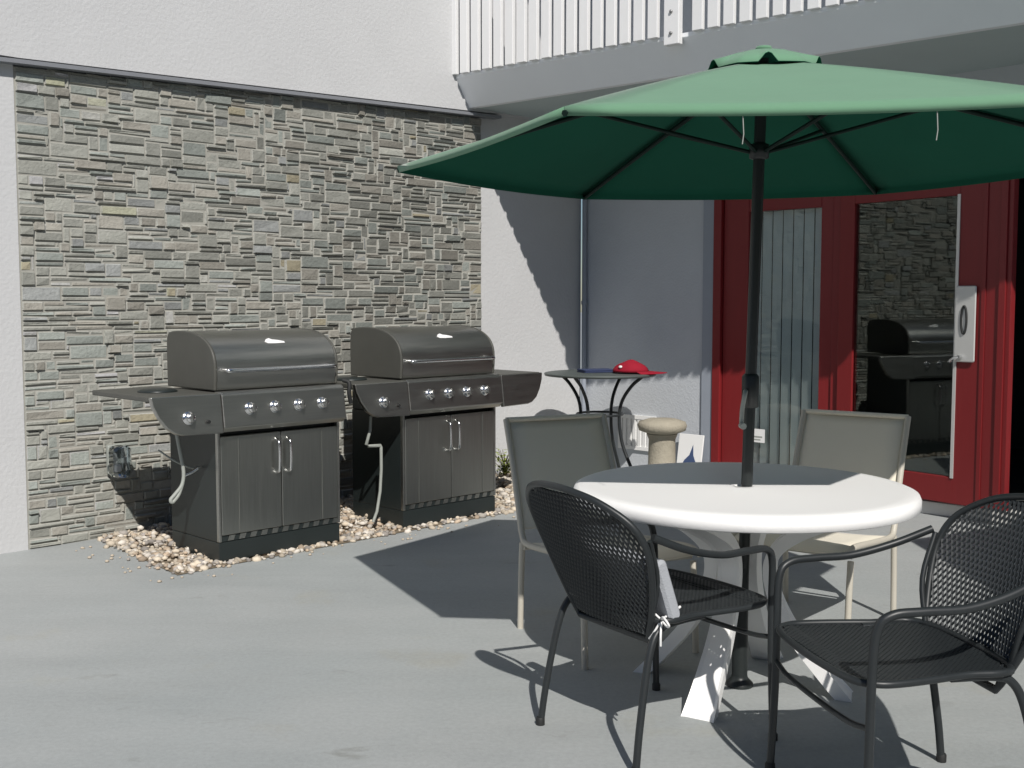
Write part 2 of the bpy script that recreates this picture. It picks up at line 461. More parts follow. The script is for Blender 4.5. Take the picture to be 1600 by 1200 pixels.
w = MB(); leaf_bar(w, LW-.365, LW-.345, .265, DZ-.215, -.032, -.0255); w.build('glazing_bead', M['plate'], lf)
w = MB(); w.rbox((LW-.355,-.045,1.00),(LW-.215,-.034,1.47), .012, axis=1); hp = w.build('handle_plate', M['plate'], lf)
w = MB(); w.tube(catmull([(LW-.29+.018*math.cos(a), -.0475, 1.26+.085*math.sin(a)) for a in [k*math.pi/6 for k in range(12)]], 3, True), .007, 8, True); w.build('handle_grip', M['blackmatt'], hp)
w = MB(); w.tube([(LW-.305,-.046,1.03),(LW-.305,-.075,1.03)], .012, 10); w.tube(catmull([(LW-.305,-.07,1.03),(LW-.345,-.075,1.02),(LW-.365,-.072,1.0)],4), .008, 8); w.build('lever', M['chrome'], hp)
# side window to the right of the doors
sw = wall_empty('side_window', label='dark framed window to the right of the red glass doors', cat='window')
w = MB(); bar(w, 3.94, 4.00, .25, 2.25, -.02, .08); bar(w, 5.84, 5.9, .25, 2.25, -.02, .08); bar(w, 4.00, 5.84, .25, .31, -.02, .08); bar(w, 4.00, 5.84, 2.19, 2.25, -.02, .08)
w.build('frame', M['red'], sw, bevel=.003)
w = MB(); bar(w, 3.995, 5.845, .305, 2.195, .03, .036); w.build('pane', M['glass'], sw)
# dark room behind
rm = MB()
x0, x1, y0, y1 = SC+.2, SC+3.2, -6.0, .0
rm.box((x1, y0, 0.004), (x1+.1, y1, 3.2)); rm.box((x0, y1, 0.004), (x1, y1+.1, 3.2)); rm.box((x0, y0-.1, .004), (x1, y0, 3.2)); rm.box((x0, y0, 3.1), (x1, y1, 3.2)); rm.box((x0,y0,.004),(x1,y1,.06))
ro = rm.build('interior_room', M['darkroom']); ro.location = B0; ro.rotation_euler.z = RZ; tag(ro, kind='structure')
# vertical blinds
vb = wall_empty('vertical_blind', label='pale green vertical blind hanging behind the fixed glass panel', cat='blind')
w = MB(); w.box((SC+.045,-2.32,2.12),(SC+.10,-1.50,2.17)); w.build('head_rail', M['white'], vb)
for i in range(9):
    tt = 1.555 + .085*i
    rows = []
    for z in (.10, 1.1, 2.12):
        rows.append([(SC+.070 + .006*math.cos(k*1.2-1.2)+ .016*(k-1), -tt - .029*(k-1), z) for k in range(3)])
    w = MB(); w.grid(rows, thick=(.002,0,0)); w.build('slat', M['blind'], vb)
stk = wall_empty('window_sticker', label='small white sticker low on the glass before the green blind', cat='sticker')
w = MB(); w.box((SC+.0285,-1.755,.335),(SC+.0297,-1.635,.435)); w.build('paper', M['white'], stk)
w = MB(); w.box((SC+.0278,-1.735,.37),(SC+.0284,-1.66,.382)); w.box((SC+.0278,-1.72,.35),(SC+.0284,-1.665,.36)); w.build('print', M['hose'], stk)

# ------------------------------------------------------------------ things at the foot of the back wall
vt = wall_empty('wall_vent', label='white slatted vent cover low on the wall beside the stone pedestal', cat='vent')
w = MB(); w.box((SC-.02,-.78,.18),(SC,-.74,.46)); w.box((SC-.02,-.44,.18),(SC,-.40,.46)); w.box((SC-.02,-.74,.43),(SC,-.44,.46)); w.box((SC-.02,-.74,.18),(SC,-.44,.21)); w.box((SC-.006,-.74,.21),(SC,-.44,.43)); w.build('frame', M['white'], vt)
for i in range(6):
    y = -.465-.05*i
    w = MB(); w.box((SC-.016,y-.015,.21),(SC-.006,y+.015,.43)); w.build('slat', M['white'], vt)
pd = empty('stone_pedestal', st(3.88,1.40), 0, label='squat tan concrete pedestal with a wide round cap by the wall', cat='pedestal')
w = MB(); w.lathe([(.13,0),(.13,.04),(.10,.07),(.095,.40),(.11,.44)], 24, caps=True); w.build('column', M['conc'], pd)
w = MB(); w.lathe([(.10,.441),(.165,.465),(.175,.50),(.165,.525),(.10,.545),(.001,.548)], 28, caps=False); w.build('cap', M['conc'], pd)
bx = empty('leaning_board', st(SC-.10,1.16), R(-45+3), label='small white board with a dark blue mark, leaning low against the wall', cat='board')
w = MB(); Mx = Matrix.Rotation(R(-10),4,'X')
w.box((-.11,-.012,.0),(.11,.0,.36), M=Mx); w.build('panel', M['white'], bx, bevel=.003)
w = MB(); w.prism([(-.07,.10),(.085,.08),(.06,.15),(.035,.20),(.025,.28),(.0,.20),(-.04,.16)], 1, -.0145, -.0125, M=Mx); w.build('mark', M['blueink'], bx)

# small iron table in the corner
ct = empty('iron_side_table', st(4.02,.70), R(10), label='round black iron table in the wall corner behind the right grill', cat='table')
TZ = .835
w = MB(); w.lathe([(.001,TZ-.012),(.40,TZ-.012),(.42,TZ-.02),(.425,TZ-.005),(.42,TZ),(.40,TZ+.003),(.001,TZ+.003)], 40, caps=False); w.build('tabletop', M['irontop'], ct)
for k in range(4):
    a = R(45+90*k); c, s_ = math.cos(a), math.sin(a)
    w = MB(); w.tube(catmull([(r*c, r*s_, z) for r, z in ((.36,TZ-.02),(.27,.74),(.19,.62),(.17,.48),(.20,.30),(.28,.12),(.34,.0))],6), .013, 8); w.build('leg', M['iron'], ct)
w = MB(); w.tube([(.175*math.cos(R(i*15)),.175*math.sin(R(i*15)),.52) for i in range(24)], .009, 8, True); w.build('ring_brace', M['iron'], ct)
cp = empty('baseball_cap', st(4.02,.70)+Vector((.22,-.12,TZ+.004)), R(-12), label='red cap with a white front patch lying on the corner iron table', cat='cap'); cp.scale = (1.2,1.15,.8)
rows = []
for j in range(8):
    ph = R(90*j/7)
    rows.append([((.098*math.cos(ph)+.002)*math.cos(R(a))*1.12, (.098*math.cos(ph)+.002)*math.sin(R(a)), .012+.105*math.sin(ph)*(1-.10*math.sin(R(a*2+j*20)))) for a in range(0,361,15)])
w = MB(); w.grid(rows); w.build('crown', M['redcloth'], cp, solid=.003)
rows = []
for j in range(5):
    q = j/4
    rows.append([((.10+q*.085*math.cos(R(a)))*math.cos(R(a))*1.12+ q*.02, (.10+q*.02)*math.sin(R(a)), .016-.012*q-.012*abs(math.sin(R(a)))*q + .006) for a in range(-68,69,8)])
w = MB(); w.grid(rows); w.build('brim', M['redcloth'], cp, solid=.004)
w = MB(); w.lathe([(.001,0),(.014,0),(.012,.004),(.001,.005)], 14, M=Matrix.Translation((-.055,-.083,.065)) @ Matrix.Rotation(R(-30),4,'Z') @ Matrix.Rotation(R(75),4,'X'), caps=False); w.build('patch', M['white'], cp)
nc = empty('folded_cloth', st(4.02,.70)+Vector((-.02,.02,TZ+.004)), R(20), label='dark navy folded cloth on the iron table beside the red cap', cat='cloth')
for i in range(2):
    w = MB(); w.rbox((-.14,-.09+.006*i,.012*i+.0005),(.13-.01*i,.08,.012*i+.011), .02, axis=2); w.build('fold', M['navy'], nc)

# ------------------------------------------------------------------ gravel
gv = MB()
poly = [(.38,.0),(.27,1.13),(.52,1.12),(3.0,1.10),(3.5,.75),(3.75,.0)]
def inside(s, t):
    if t < .02: return False
    c = False
    for i in range(len(poly)):
        (a,b_),(c_,d) = poly[i], poly[i-1]
        if (b_ > t) != (d > t) and s < (c_-a)*(t-b_)/(d-b_)+a: c = not c
    return c
gv.add([(s,-t,.004) for s, t in poly], [tuple(range(len(poly)))], (.22,.18,.13))
import bmesh
ico = bmesh.new(); bmesh.ops.create_icosphere(ico, subdivisions=1, radius=1); IV = [v.co.copy() for v in ico.verts]; IF = [tuple(v.index for v in f.verts) for f in ico.faces]; ico.free()
cnt = 0
for _ in range(60):
    s, t_ = random.uniform(.05,3.4), 1.12+abs(random.gauss(0,.16)); r = random.uniform(.005,.013)
    if random.random() < .35: s, t_ = .30-abs(random.gauss(0,.12)), random.uniform(.1,1.2)
    gv.add([Vector((v.x*r+s, v.y*r*.8-t_, v.z*r*.6+r*.5)) for v in IV], IF, (.52,.45,.36), True)
for _ in range(9000):
    s = random.uniform(.2,3.8); t_ = random.uniform(0,1.16)
    js, jt = s+random.gauss(0,.03), t_+random.gauss(0,.025)
    if not inside(js, jt) or (.62 < s < 1.25 and .42 < t_ < .98) or (1.88 < s < 2.5 and .42 < t_ < .98): continue
    cnt += 1
    if cnt > 5200: break
    r = random.choice([random.uniform(.008,.02), random.uniform(.014,.033)])
    edge = min(1, max(0, (1.16-t_)/.3), max(0,(s-.22)/.3))
    h = .006 + random.random()*.035*edge
    rot = Matrix.Rotation(random.random()*6.3,3,'Z') @ Matrix.Rotation(random.gauss(0,.4),3,'X')
    sc = Vector((1, random.uniform(.55,.9), random.uniform(.4,.65)))
    k = random.uniform(.6,1.2); hu = random.random()
    c = (.62,.54,.43) if hu < .4 else (.66,.61,.54) if hu < .68 else (.50,.40,.30) if hu < .86 else (.36,.33,.30)
    c = tuple(min(.8, x*k) for x in c)
    gv.add([rot @ Vector((v.x*sc.x*r*random.uniform(.85,1.1), v.y*sc.y*r, v.z*sc.z*r)) + Vector((s,-t_,h)) for v in IV], IF, c, True)
go = gv.build('gravel', M['pebble']); go.location = B0; go.rotation_euler.z = RZ; tag(go, kind='stuff', label='bed of tan pebbles along the foot of the stone wall', cat='gravel')

def weed(loc, n, h, label):
    p = empty('weed', loc, random.random()*6, label=label, cat='plant')
    l = MB(); s_ = MB()
    for i in range(n):
        a = random.random()*6.28; r = random.uniform(.02,.10); hh = h*random.uniform(.4,1)
        tip = Vector((r*math.cos(a), r*math.sin(a), hh))
        s_.tube(catmull([(0,0,0),(tip.x*.3,tip.y*.3,hh*.6),tip],3), .0022, 5)
        for k in range(5):
            b = Vector((tip.x*(.4+.15*k), tip.y*(.4+.15*k), hh*(.45+.14*k)))
            d = Vector((math.cos(a+random.uniform(-1.6,1.6)), math.sin(a+random.uniform(-1.6,1.6)), random.uniform(-.2,.7))).normalized()
            sd = d.cross(Vector((0,0,1))).normalized(); L_ = random.uniform(.03,.05)
            l.add([b, b+d*L_*.5+sd*L_*.28, b+d*L_, b+d*L_*.5-sd*L_*.28], [(0,1,2,3)])
    l.build('leaves', M['leaf'], p); s_.build('stems', M['stem'], p)
weed(st(3.5,.2,.01), 34, .24, 'small yellow green weed growing in the gravel right of the grills')

# outlet with clear cover on the stone wall
ou = wall_empty('outlet_cover', label='clear bubble outlet cover on the stone wall left of the grills', cat='outlet')
OS, OZ = .48, .46
w = MB(); w.rbox((OS-.05,-.05,OZ-.085),(OS+.05,-.02,OZ+.085), .012, axis=1); w.build('back_plate', M['hose'], ou)
w = MB(); w.rbox((OS-.055,-.14,OZ-.10),(OS+.055,-.051,OZ+.085), .035, axis=1, seg=5); w.build('bubble', M['clear'], ou)
w = MB(); w.rbox((OS-.02,-.075,OZ-.07),(OS+.02,-.0505,OZ-.03), .008, axis=1); w.build('plug', M['white'], ou)

# ------------------------------------------------------------------ grills
def grill(loc, rz, label, right_shelf, kind):
    gname = 'gas grills along the stone wall'
    g = empty('gas_grill', loc, rz, label=label, cat='grill', group=gname)
    W2, D2 = .385, .25
    # casters and base
    w = MB(); w.box((-W2,-D2,.013),(W2,D2,.115)); w.box((-W2+.03,-D2+.03,.004),(W2-.03,D2-.03,.012)); w.build('base', M['black'], g, bevel=.006)
    for x in (-1,1):
        for y in (-1,1):
            c = MB(); c.tube([(x*(W2-.06)-.012,y*(D2-.035),.03),(x*(W2-.06)+.012,y*(D2-.035),.03)], .028, 12); c.build('caster', M['blackmatt'], g)
    w = MB()
    w.box((-W2,-D2+.02,.116),(-W2+.015,D2,.70)); w.box((W2-.015,-D2+.02,.116),(W2,D2,.70)); w.box((-W2+.015,D2-.015,.116),(W2-.015,D2,.70)); w.box((-W2+.015,-D2+.05,.116),(W2-.015,-D2+.06,.70))
    w.build('cabinet', M['black'], g, bevel=.004)
    for x in (-1,1):     # steel corner trims
        c = MB(); c.box((x*W2-.014 if x > 0 else -W2-.002,-D2-.004,.118),(x*W2+.002 if x > 0 else -W2+.014,-D2+.0195,.70)); c.build('corner_trim', M['steel'], g, bevel=.003)
    # louvre strip under doors
    w = MB(); w.box((-W2+.016,-D2+.004,.118),(W2-.016,-D2+.04,.15))
    lv = w.build('vent_strip', M['black'], g)
    for i in range(11):
        x = -W2+.05+i*.067
        s_ = MB(); s_.prism([(x,.121),(x+.036,.121),(x+.046,.148),(x+.01,.148)], 1, -D2-.001, -D2+.0035); s_.build('louvre', M['steelv'], lv)
    for x in (-1,1):
        w = MB()
        a, b = (-W2+.016, -.0025) if x < 0 else (.0025, W2-.016)
        w.rbox((a,-D2-.006,.152),(b,-D2+.018,.672), .006, axis=1)
        d = w.build('door', M['steelv'], g)
        hx = x*.036
        c = MB(); c.tube(catmull([(hx,-D2-.006,.635),(hx,-D2-.035,.622),(hx,-D2-.042,.585),(hx,-D2-.042,.50),(hx,-D2-.035,.463),(hx,-D2-.006,.45)],5), .0085, 10); c.build('handle', M['chrome'], d)
        c = MB(); c.tube([(x*(W2-.12)+x*.0,-D2-.0065,.16),(x*(W2-.12),-D2-.0065,.665)], .003, 6); c.build('crease', M['steelv'], d)
    # dark gap and firebox
    w = MB(); w.box((-W2+.004,-D2+.02,.701),(W2-.004,D2,.90)); w.build('firebox', M['black'], g, bevel=.004)
    # control panel, leaning back
    prof = [(-D2-.045,.70),(-D2-.075,.725),(-D2-.052,.895),(-D2-.035,.908),(-D2+.02,.908),(-D2+.019,.70)]
    w = MB(); w.prism(prof, 0, -W2-.002, W2+.002); cpn = w.build('control_panel', M['steel'], g, bevel=.006)
    def knob(parent, x, z, R_=.026):
        yb = -D2-.074 + (z-.725)*(.023/.17)
        T = Matrix.Translation((x,yb,z)) @ Matrix.Rotation(R(90-7.7),4,'X')
        k = MB(); k.lathe([(R_+.008,-.002),(R_+.008,.004),(R_+.004,.006),(R_,.0065),(R_*.92,.028),(R_*.8,.033),(.001,.034)], 22, M=T, caps=False); ko = k.build('knob', M['chrome'], parent)
        k = MB(); k.box((-.006,-R_*.9,.030),(.006,R_*.9,.046), M=T); k.build('knob_grip', M['steel'], ko, bevel=.002)
    for i in range(4): knob(cpn, -.225+.152*i, .815)
    # lid
    lp = [(-.235,.912),(-.242,.99),(-.236,1.07),(-.20,1.132),(-.125,1.18),(-.03,1.205),(.08,1.213),(.19,1.209),(.236,1.192),(.25,1.15),(.252,1.05),(.25,.912)]
    pts = catmull([(0,a,b) for a,b in lp], 5); poly_ = [(p.y,p.z) for p in pts]
    w = MB(); w.prism(poly_, 0, -W2+.012, W2-.012, smooth=True); lid = w.build('lid', M['steel'], g)
    for x in (-1,1):
        pl = [(-.003+(a+.003)*1.012, .912+(b-.912)*1.012) for a, b in poly_]
        c = MB(); c.prism(pl, 0, x*(W2-.0115) if x > 0 else -W2-.006, W2+.006 if x > 0 else -(W2-.0115)); c.build('end_cap', M['lidcap'], lid, bevel=.006)
    c = MB(); c.tube(catmull([(-.325,-.238,1.015),(-.325,-.275,1.015),(-.31,-.288,1.015),(0,-.288,1.015),(.31,-.288,1.015),(.325,-.275,1.015),(.325,-.238,1.015)],5), .0125, 10); c.build('handle', M['chrome'], lid)
    c = MB(); T = Matrix.Translation((.02,-.168,1.156)) @ Matrix.Rotation(R(52),4,'X')
    c.prism([(-.062,-.004),(-.05,.012),(-.03,.019),(-.012,.010),(.02,.006),(.06,-.004),(.062,-.014),(.0,-.016),(-.045,-.015)], 2, .0, .006, M=T); c.build('emblem', M['white'], lid)
    c = MB(); c.tube([(-W2+.02,-.215,.925),(W2-.02,-.215,.925)], .004, 6); c.build('lid_rim', M['black'], lid)
    # side shelves
    def shelf(sgn, knobs):
        L_ = .385
        sh = MB()
        X = lambda q: sgn*(W2+.004+q)
        a, b = sorted((X(0),X(L_)))
        sh.box((a,-D2-.03,.878),(b,D2+.10,.905)); so = sh.build('side_shelf', M['lidcap'], g, bevel=.006)
        out = [(X(0),.905)]; out += [(X(L_),.905)]
        out += [(X(L_-.008),.86),(X(L_-.035),.80),(X(L_-.075),.745),(X(L_-.12),.715),(X(L_-.16),.705),(X(0),.70)]
        if sgn > 0: out = list(reversed(out))
        T = Matrix.Translation((0,-D2-.0745,.725)) @ Matrix.Rotation(R(-7.7),4,'X') @ Matrix.Translation((0,0,-.725))
        f = MB(); f.prism(out, 1, .0, .03, M=T); fo = f.build('front_panel', M['steel'], so, bevel=.005)
        if knobs:
            knob(fo, X(L_*.5), .79); 
            kb = MB(); kb.tube([(X(L_*.5)+.105,-D2-.066,.765),(X(L_*.5)+.105,-D2-.085,.765)], .009, 10); kb.build('igniter_button', M['blackmatt'], fo)
            bl_ = MB(); bl_.lathe([(.10,.906),(.10,.912),(.085,.918),(.001,.92)], 24, c=(X(L_*.5),0,0), caps=False); bl_.build('burner_cover', M['black'], so)
    shelf(-1, True)
    if right_shelf: shelf(1, False)
    else:
        c = MB(); c.box((W2+.004,-D2+.02,.80),(W2+.03,D2-.05,.90)); c.build('shelf_bracket', M['blackmatt'], g, bevel=.005)
        c = MB(); c.tube(catmull([(W2+.02,-D2-.02,.93),(W2+.04,-D2-.05,.915),(W2+.035,-D2-.055,.86),(W2+.05,-D2-.05,.80)],5), .012, 8); c.build('tool_hook', M['blackmatt'], g)
    if kind == 0:
        c = MB(); c.tube(catmull([(-W2-.17,-.14,.70),(-W2-.155,-.145,.60),(-W2-.14,-.15,.50),(-W2-.15,-.15,.43),(-W2-.19,-.15,.385),(-W2-.215,-.15,.36),(-W2-.205,-.15,.345),(-W2-.17,-.15,.38),(-W2-.145,-.15,.44)],5), .0095, 8); c.build('gas_hose', M['hose'], g)
        c = MB(); c.tube(catmull([(-W2-.13,-.14,.475),(-W2-.09,-.14,.485),(-W2-.055,-.14,.50)],4), .012, 8); c.build('hose_fitting', M['chrome'], g)
        c = MB(); c.tube(catmull([(-W2-.20,.0,.60),(-W2-.14,-.05,.545),(-W2-.06,-.08,.50),(-W2-.01,-.08,.50)],4), .005, 6); c.build('igniter_wire', M['hose'], g)
    else:
        c = MB(); c.tube([(-W2-.20,-.2,.70),(-W2-.205,-.2,.62),(-W2-.235,-.2,.535),(-W2-.22,-.2,.525),(-W2-.13,-.2,.522),(-W2-.125,-.2,.51),(-W2-.125,-.2,.38),(-W2-.135,-.2,.25),(-W2-.16,-.2,.13),(-W2-.19,-.2,.07)], .0095, 8); c.build('gas_hose', M['hose'], g)
    return g
grill(st(.925,.825), RZ, 'stainless gas grill on the left, nearer the camera, hose curling beside its cabinet', False, 0)
grill(st(2.175,.81), RZ, 'stainless gas grill on the right, with two side shelves, beside the iron table', True, 1)

# ------------------------------------------------------------------ round table
TC = Vector((.815, 3.925, 0))
tb = empty('patio_table', TC, 0, label='round white plastic patio table with the umbrella pole through it', cat='table')
w = MB(); TH = .725
w.lathe([(.028,TH-.02),(.028,TH-.002),(.045,TH-.004),(.54,TH),(.575,TH-.001),(.592,TH-.008),(.598,TH-.022),(.598,TH-.048),(.590,TH-.052),(.584,TH-.048),(.582,TH-.022),(.55,TH-.02),(.028,TH-.02)], 96, caps=False)
w.build('tabletop', M['resin'], tb)
for k, an in enumerate((-122, -18, 62, 150)):
    a = R(an); c, s_ = math.cos(a), math.sin(a)
    cl = catmull([(.46,.70),(.36,.645),(.22,.555),(.125,.45),(.12,.36),(.20,.22),(.30,.10),(.385,.0)], 6)if False else catmull([(x,0,z) for x, z in ((.47,.648),(.36,.610),(.21,.545),(.13,.47),(.135,.36),(.205,.22),(.31,.09),(.39,.0))], 6)
    w = MB(); rows = []
    m = len(cl)
    wid = lambda q: .115 - .035*math.sin(math.pi*q)
    T = Matrix.Rotation(a, 4, 'Z')
    for i, p in enumerate(cl):
        q = i/(m-1); d = (cl[min(i+1,m-1)]-cl[max(i-1,0)]).normalized(); n_ = Vector((-d.z,0,d.x)).normalized()*-1
        h_ = wid(q)*.5; th_ = .045
        rows.append([T @ (p+Vector((0,-h_,0))+n_*.0), T @ (p+Vector((0,-h_+.006,0))+n_*th_), T @ (p+Vector((0,h_-.006,0))+n_*th_), T @ (p+Vector((0,h_,0))), T @ (p+Vector((0,h_-.012,0))+n_*.006), T @ (p+Vector((0,-h_+.012,0))+n_*.006), T @ (p+Vector((0,-h_,0)))])
    for r_ in rows:
        for v_ in r_: v_.z = max(v_.z, 0.0)
    w.grid(rows, smooth=False); w.build('leg', M['resin'], tb)

# ------------------------------------------------------------------ umbrella
um = empty('patio_umbrella', TC, 0, label='green patio umbrella on a black pole standing through the white table', cat='umbrella')
UC = Vector((.86,3.90,0)) - TC
ZR, ZP = 1.860, 2.190
topc = Vector((UC.x+.0, UC.y, ZP))
w = MB(); w.tube([(0,0,0.03),(UC.x*.95,UC.y*.95,ZP+.01)], .0195, 14); w.build('pole', M['pole'], um)
w = MB(); w.lathe([(.048,0),(.048,.012),(.03,.03),(.0275,.04),(.0275,.42),(.025,.43)], 24); w.build('base_tube', M['pole'], um)
w = MB(); w.lathe([(.022,0),(.034,.005),(.034,.05),(.022,.055)], 16, c=(UC.x*.8,UC.y*.8,1.86)); w.build('runner', M['pole'], um)
w = MB(); w.lathe([(.022,0),(.030,.005),(.03,.11),(.022,.12)], 14, c=(UC.x*.45,UC.y*.45,1.0)); cb = w.build('crank_housing', M['pole'], um)
w = MB(); w.tube(catmull([(0,-.03,1.06),(-.01,-.07,1.055),(-.02,-.075,1.0),(-.022,-.075,.945)],4), .008, 8); w.tube([(-.022,-.075,.945),(-.022,-.11,.945)], .011, 10); w.build('crank_handle', M['hose'], cb)
VA = [175+60*k for k in range(6)]; UR = 1.27
def rib_pt(ang, q, drop=0):
    # q 0 at hub, 1 at rim: slightly domed line
    a = R(ang); r = UR*q
    z = ZP + (ZR-ZP)*(q**1.10) - drop + q*.012*math.cos(a-R(325))
    return Vector((UC.x+r*math.cos(a), UC.y+r*math.sin(a), z))
cv = MB(); nq, na = 14, 10
for k in range(6):
    rows = []
    for i in range(nq+1):
        q = .10 + .90*i/nq
        A, B_ = rib_pt(VA[k], q), rib_pt(VA[(k+1) % 6], q)
        rr = []
        for j in range(na+1):
            u_ = j/na; p = A.lerp(B_, u_)
            sag = math.sin(math.pi*u_)
            p.z -= .020*sag*q*(1.2-q*.6)
            rr.append(p)
        rows.append(rr)
    # hem (short valance)
    rr = [p + (p-Vector((UC.x,UC.y,p.z))).normalized()*-.004 + Vector((0,0,-.022)) for p in rows[-1]]
    rows.append(rr)
    cv.grid(rows)
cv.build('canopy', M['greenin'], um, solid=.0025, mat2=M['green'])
vc = MB()
rows = []
for i in range(5):
    q = i/4; rr = []
    for j in range(121):
        an = VA[0] + j*3; a = R(an)
        loc = ((an-VA[0]) % 60)/60
        hexr = math.cos(R(30))/math.cos(R((an-VA[0]) % 60 - 30))
        r = .215*q*(1+(hexr-1)*.5)
        z = ZP + .036 - .076*q**2.2 + .030*q**4*max(0,1-((loc-.45)/.13)**2)
        rr.append((UC.x+r*math.cos(a), UC.y+r*math.sin(a), z))
    rows.append(rr)
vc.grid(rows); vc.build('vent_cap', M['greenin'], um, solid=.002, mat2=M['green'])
w = MB(); w.lathe([(.022,0),(.03,.004),(.026,.014),(.001,.018)], 14, c=(UC.x,UC.y,ZP+.036)); w.build('finial', M['green'], um)
for k in range(6):
    w = MB(); w.tube([rib_pt(VA[k], q/8, .016) for q in range(0,9)], .0085, 6); rb = w.build('rib', M['rib'], um)
    w = MB(); a = R(VA[k]); w.tube([(UC.x*.8+.03*math.cos(a), UC.y*.8+.03*math.sin(a), 1.885), rib_pt(VA[k], .46, .02)], .007, 6); w.build('strut', M['rib'], rb)
for q, k in ((.35,1),(.72,1)):
    w = MB()
    p = rib_pt(VA[k], 1).lerp(rib_pt(VA[k+1], 1), q) + Vector((0,.008,-.026))
    w.tube([p, p+Vector((.003,0,-.05)), p+Vector((0,0,-.075))], .0015, 5)
    w.build('hem_tie', M['hose'], um)

u2 = copy_tree(um); u2.location = (3.78, 3.80, 0); u2.rotation_euler.z = R(35); u2['label'] = 'second green patio umbrella standing further right, shading the floor by the open door'
um['group'] = u2['group'] = 'green patio umbrellas'
# ------------------------------------------------------------------ sling chairs (taupe fabric), front = -y
def sling_chair(label):
    c = empty('sling_chair', (0,0,0), 0, label=label, cat='chair', group='taupe sling chairs behind the table')
    for x in (-1,1):
        w = MB(); w.tube(catmull([(x*.245,.27,.0),(x*.245,.262,.20),(x*.245,.25,.37)],4), .013, 10); w.build('leg', M['beige'], c)
        w = MB(); w.tube(catmull([(x*.245,-.31,.0),(x*.245,-.30,.20),(x*.245,-.285,.36)],4), .013, 10); w.build('leg', M['beige'], c)
        w = MB(); w.tube(catmull([(x*.245,-.33,.395),(x*.245,-.25,.408),(x*.245,.0,.385),(x*.245,.20,.372),(x*.243,.255,.40),(x*.240,.295,.50),(x*.238,.36,.68),(x*.237,.435,.868)],5), .0135, 10); w.build('side_rail', M['beige'], c)
    for y, z in ((-.27,.375),(.235,.35)):
        w = MB(); w.tube([(-.245,y,z),(.245,y,z)], .010, 8); w.build('cross_bar', M['beige'], c)
    def panel(pts, nm, hw):
        cl = catmull(pts, 5); rows = []
        for i, p in enumerate(cl):
            rows.append([Vector((x*hw(i/(len(cl)-1)), p.y - 0, p.z)) + Vector((0, .012*(1-x*x)*(1 if nm == 'backrest' else 0), -.012*(1-x*x)*(1 if nm == 'seat' else 0))) for x in (-1,-.6,-.2,.2,.6,1)])
        w = MB(); w.grid(rows); w.build(nm, M['sling'], c, solid=.004)
    panel([(0,-.335,.398),(0,-.25,.412),(0,0,.39),(0,.19,.378)], 'seat', lambda q: .243)
    panel([(0,.262,.42),(0,.295,.50),(0,.36,.68),(0,.431,.855)], 'backrest', lambda q: .241-.006*q)
    w = MB(); w.tube([(-.237,.436,.866),(.237,.436,.866)], .011, 8); w.build('top_bar', M['sling'], c)
    return c
def face(o, loc, d):
    o.location = (loc[0], loc[1], 0); o.rotation_euler = (0,0, math.atan2(d[1], d[0]) + math.pi/2)   # local -y -> d
sa = sling_chair('taupe sling chair standing between the table and the right grill')
f = Vector((.41,-.91,0)); rside = Vector((-f.y, f.x, 0))     # left-hand side of the sitter
# viewer-left rear leg at (.054,4.63)
def place_sling(o, f, leg, side):
    f = Vector((f[0], f[1], 0)).normalized(); sd = Vector((-f.y, f.x, 0))   # sitter's left
    c = Vector((leg[0], leg[1], 0)) + f*.27 - sd*(.245*side)
    face(o, c, f)
place_sling(sa, (.41,-.91), (.035,4.63), -1)
sb = copy_tree(sa); sb['label'] = 'taupe sling chair standing in front of the red glass door'
place_sling(sb, (-.59,-.81), (1.65,4.76), 1)

